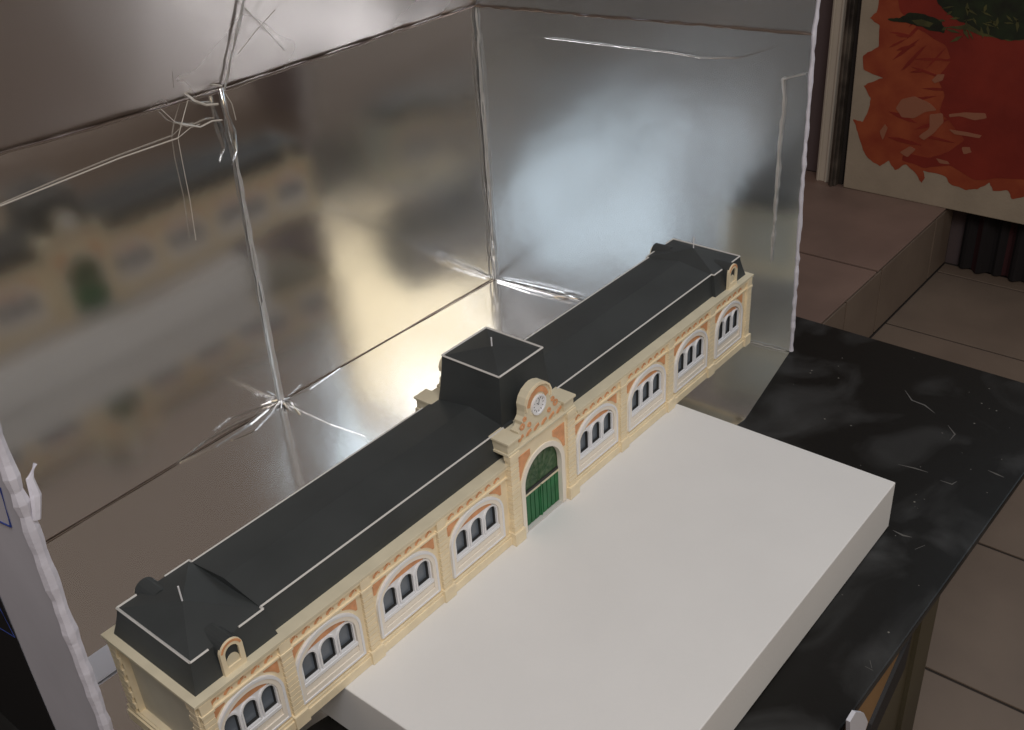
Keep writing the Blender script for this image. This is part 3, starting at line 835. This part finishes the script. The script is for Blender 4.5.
# end walls: quoined corners, plinth, plain panel
for tf in (left, right):
    mb = MB(tf)
    mb.plate([(0.0001, 0.0), (D - 0.0001, 0.0), (D - 0.0001, H - 0.0024), (0.0001, H - 0.0024)], [[(0.014, 0.016), (D - 0.014, 0.016), (D - 0.014, 0.098), (0.014, 0.098)]], -0.006, 0.0)
    z = 0.014; k = 0
    while z < 0.096:
        w_ = 0.0135 if k % 2 else 0.0105
        for a, b in ((0.0005, w_), (D - w_, D - 0.0005)): mb.box(a, b, 0.0, 0.0020, z, z + 0.0062)
        z += 0.0072; k += 1
    mb.box(-0.003, D + 0.003, 0.0, 0.0040, 0.0, 0.012)
    mb.box(-0.001, D + 0.001, 0.0, 0.0022, 0.012, 0.015)
    wl(mb.build('end_wall', 'cream', st))
# cornice running all round, interrupted by the gate blocks
mb = MB()
def ring(x0, x1, y0, y1, z0, z1, mi=0): mb.box(x0, x1, y0, y1, z0, z1, mi)
e = 0.0036
for a, b in ((-e, GX0 - 0.001), (GX1 + 0.001, LB + e)):
    ring(a, b, -e, D + e, H - 0.0040, H - 0.0008)
    ring(a + 0.002, b, -e + 0.0022, D + e - 0.0022, H - 0.0060, H - 0.0040)
wl(mb.build('cornice', 'cream_pale', st, bevel=0.0003))

# ---- roofs
ZR = 0.135
def mansard(name, x0, x1, y0, y1, tx0, tx1, ty0, ty1, z0, z1, mt='roof', fl=0.0):
    """concave sided roof between two rectangles"""
    m = MB(); rings = []
    n = 4
    for k in range(n + 1):
        t = k / n
        s = t ** (1.0 + fl)
        s = 1 - (1 - t) ** (1 + fl)
        rings.append([(x0 + (tx0 - x0) * s, y0 + (ty0 - y0) * s), (x1 + (tx1 - x1) * s, y0 + (ty0 - y0) * s), (x1 + (tx1 - x1) * s, y1 + (ty1 - y1) * s), (x0 + (tx0 - x0) * s, y1 + (ty1 - y1) * s)])
    vs = []; fs = []
    for k, r_ in enumerate(rings):
        z = z0 + (z1 - z0) * k / n
        vs += [(a, b, z) for a, b in r_]
    for k in range(n):
        for i in range(4):
            j = (i + 1) % 4
            fs.append((4 * k + i, 4 * k + j, 4 * k + 4 + j, 4 * k + 4 + i))
    fs.append((3, 2, 1, 0)); fs.append(tuple(4 * n + i for i in range(4)))
    m.add(vs, fs)
    return m, [(a, b, z1) for a, b in rings[-1]]
PE = 0.0112
def trim(pts, mt='grey_line', r=0.00125, name='roof_trim'):
    m = MB()
    for a, b in zip(pts[:-1], pts[1:]):
        m.tube([a, b], r, 4)
    return wl(m.build(name, mt, st))
# end pavilions
for (x0, x1, ap) in ((0.0042, 0.0905, 0.0445), (0.8350, LB - 0.0042, 0.8755)):
    lft = x0 < 0.4
    tx0 = x0 + (0.0070 if lft else 0.004); tx1 = x1 - (0.0040 if lft else 0.0070)
    if lft: tx1 = 0.0862
    else: tx0 = 0.8400
    m, topr = mansard('pavilion_roof', x0, x1, 0.0052, D - 0.0052, tx0, tx1, 0.0118, D - 0.0118, H - 0.001, ZR, fl=0.25)
    k = len(m.v)
    q = list(topr); apx = (ap, CY, 0.1480)
    m.add(q + [apx], [(0, 1, 4), (1, 2, 4), (2, 3, 4), (3, 0, 4)])
    wl(m.build('pavilion_roof', 'roof', st))
    m = MB(); m.tube([(ap, CY, 0.1470), (ap, CY, 0.1640)], 0.0008, 6)
    wl(m.build('finial', 'white', st))
# main roofs either side of the tower
for (x0, x1) in ((0.0862, 0.4275), (0.478, 0.8400)):
    m, topr = mansard('main_roof', x0, x1, 0.0100, D - 0.0100, x0, x1, 0.0158, D - 0.0158, H - 0.001, ZR, fl=0.25)
    q = list(topr)
    r0, r1 = (x0, CY, 0.1425), (x1, CY, 0.1425)
    m.add(q + [r0, r1], [(0, 1, 5, 4), (2, 3, 4, 5), (1, 2, 5), (3, 0, 4)])
    wl(m.build('main_roof', 'roof', st))
# pale lines along the eave break, stepping in behind the pavilions
yf, ym = 0.0118, 0.0158
za = ZR + 0.0006
trim([(0.0290, yf, za), (0.0112, yf, za), (0.0112, D - yf, za), (0.0310, D - yf, za)])
trim([(0.0600, yf, za), (0.0862, yf, za), (0.0862, ym, za), (0.4110, ym, za)])
trim([(0.0600, D - yf, za), (0.0862, D - yf, za), (0.0862, D - ym, za), (0.3900, D - ym, za)], r=0.0010)
trim([(0.5040, ym, za), (0.8400, ym, za), (0.8400, yf, za), (0.8600, yf, za)])
trim([(0.8870, yf, za), (0.9088, yf, za), (0.9088, D - yf, za), (0.8900, D - yf, za)])
trim([(0.5040, D - ym, za), (0.8400, D - ym, za), (0.8400, D - yf, za), (0.8600, D - yf, za)], r=0.0010)
# tower
m, topr = mansard('tower_roof', 0.4080, 0.5010, 0.0150, D - 0.0150, 0.4200, 0.4935, 0.0245, 0.1050, H, 0.1900, fl=0.35)
q = list(topr)
m.add(q + [(0.4567, 0.0647, 0.1975)], [(0, 1, 4), (1, 2, 4), (2, 3, 4), (3, 0, 4)])
wl(m.build('tower_roof', 'roof', st))
zt = 0.1905
trim([(0.4200, 0.0245, zt), (0.4935, 0.0245, zt), (0.4935, 0.1050, zt), (0.4200, 0.1050, zt), (0.4200, 0.0245, zt)], r=0.0014)
m = MB(); m.tube([(0.4567, 0.0647, 0.1965), (0.4567, 0.0647, 0.2080)], 0.0008, 6)
wl(m.build('finial', 'white', st))
# dormers
for c in (0.0435, 0.8745):
    for tf, dark in ((front, False), (rear, True)):
        m = MB(tf)
        m.plate(arch(c, 0.0108, H - 0.001, 0.1290, 0.1405, 12), [], -0.0300, -0.0040)
        dm = wl(m.build('dormer', 'roof', st))
        m = MB(tf)
        m.plate(arch(c, 0.0112 if not dark else 0.0100, H - 0.001, 0.1285, 0.1400 if not dark else 0.1375, 12), [arch(c, 0.0068, 0.1130, 0.1265, 0.1340, 12)], -0.0055, -0.0020)
        f_ = m.build('dormer_frame', 'cream', dm); pass
        m = MB(tf)
        m.plate(arch(c, 0.0069, 0.1128, 0.1265, 0.1342, 12), [], -0.0048, -0.0041)
        f_ = m.build('dormer_opening', 'ink_and_shade', dm); pass
        m = MB(tf)
        m.plate(arch(c, 0.0066, 0.1128, 0.1150, 0.1240, 12), [], -0.0041, -0.0036)
        f_ = m.build('dormer_shutter', 'cream_pale', dm); pass
        if dark: continue
        m = MB(tf)
        oo = arch(c, 0.0106, H - 0.001, 0.1285, 0.1394, 12)[3:-1]; ii = arch(c, 0.0088, H - 0.001, 0.1283, 0.1372, 12)[3:-1]
        m.plate(oo + ii[::-1], [], -0.0022, -0.0016)
        f_ = m.build('dormer_arch', 'orange', dm); pass
tag(st, 'long cream model railway station with black mansard roofs, orange ornament, clock gable and green gate', 'model building')

# soften sharp mirror edges: nothing else to set
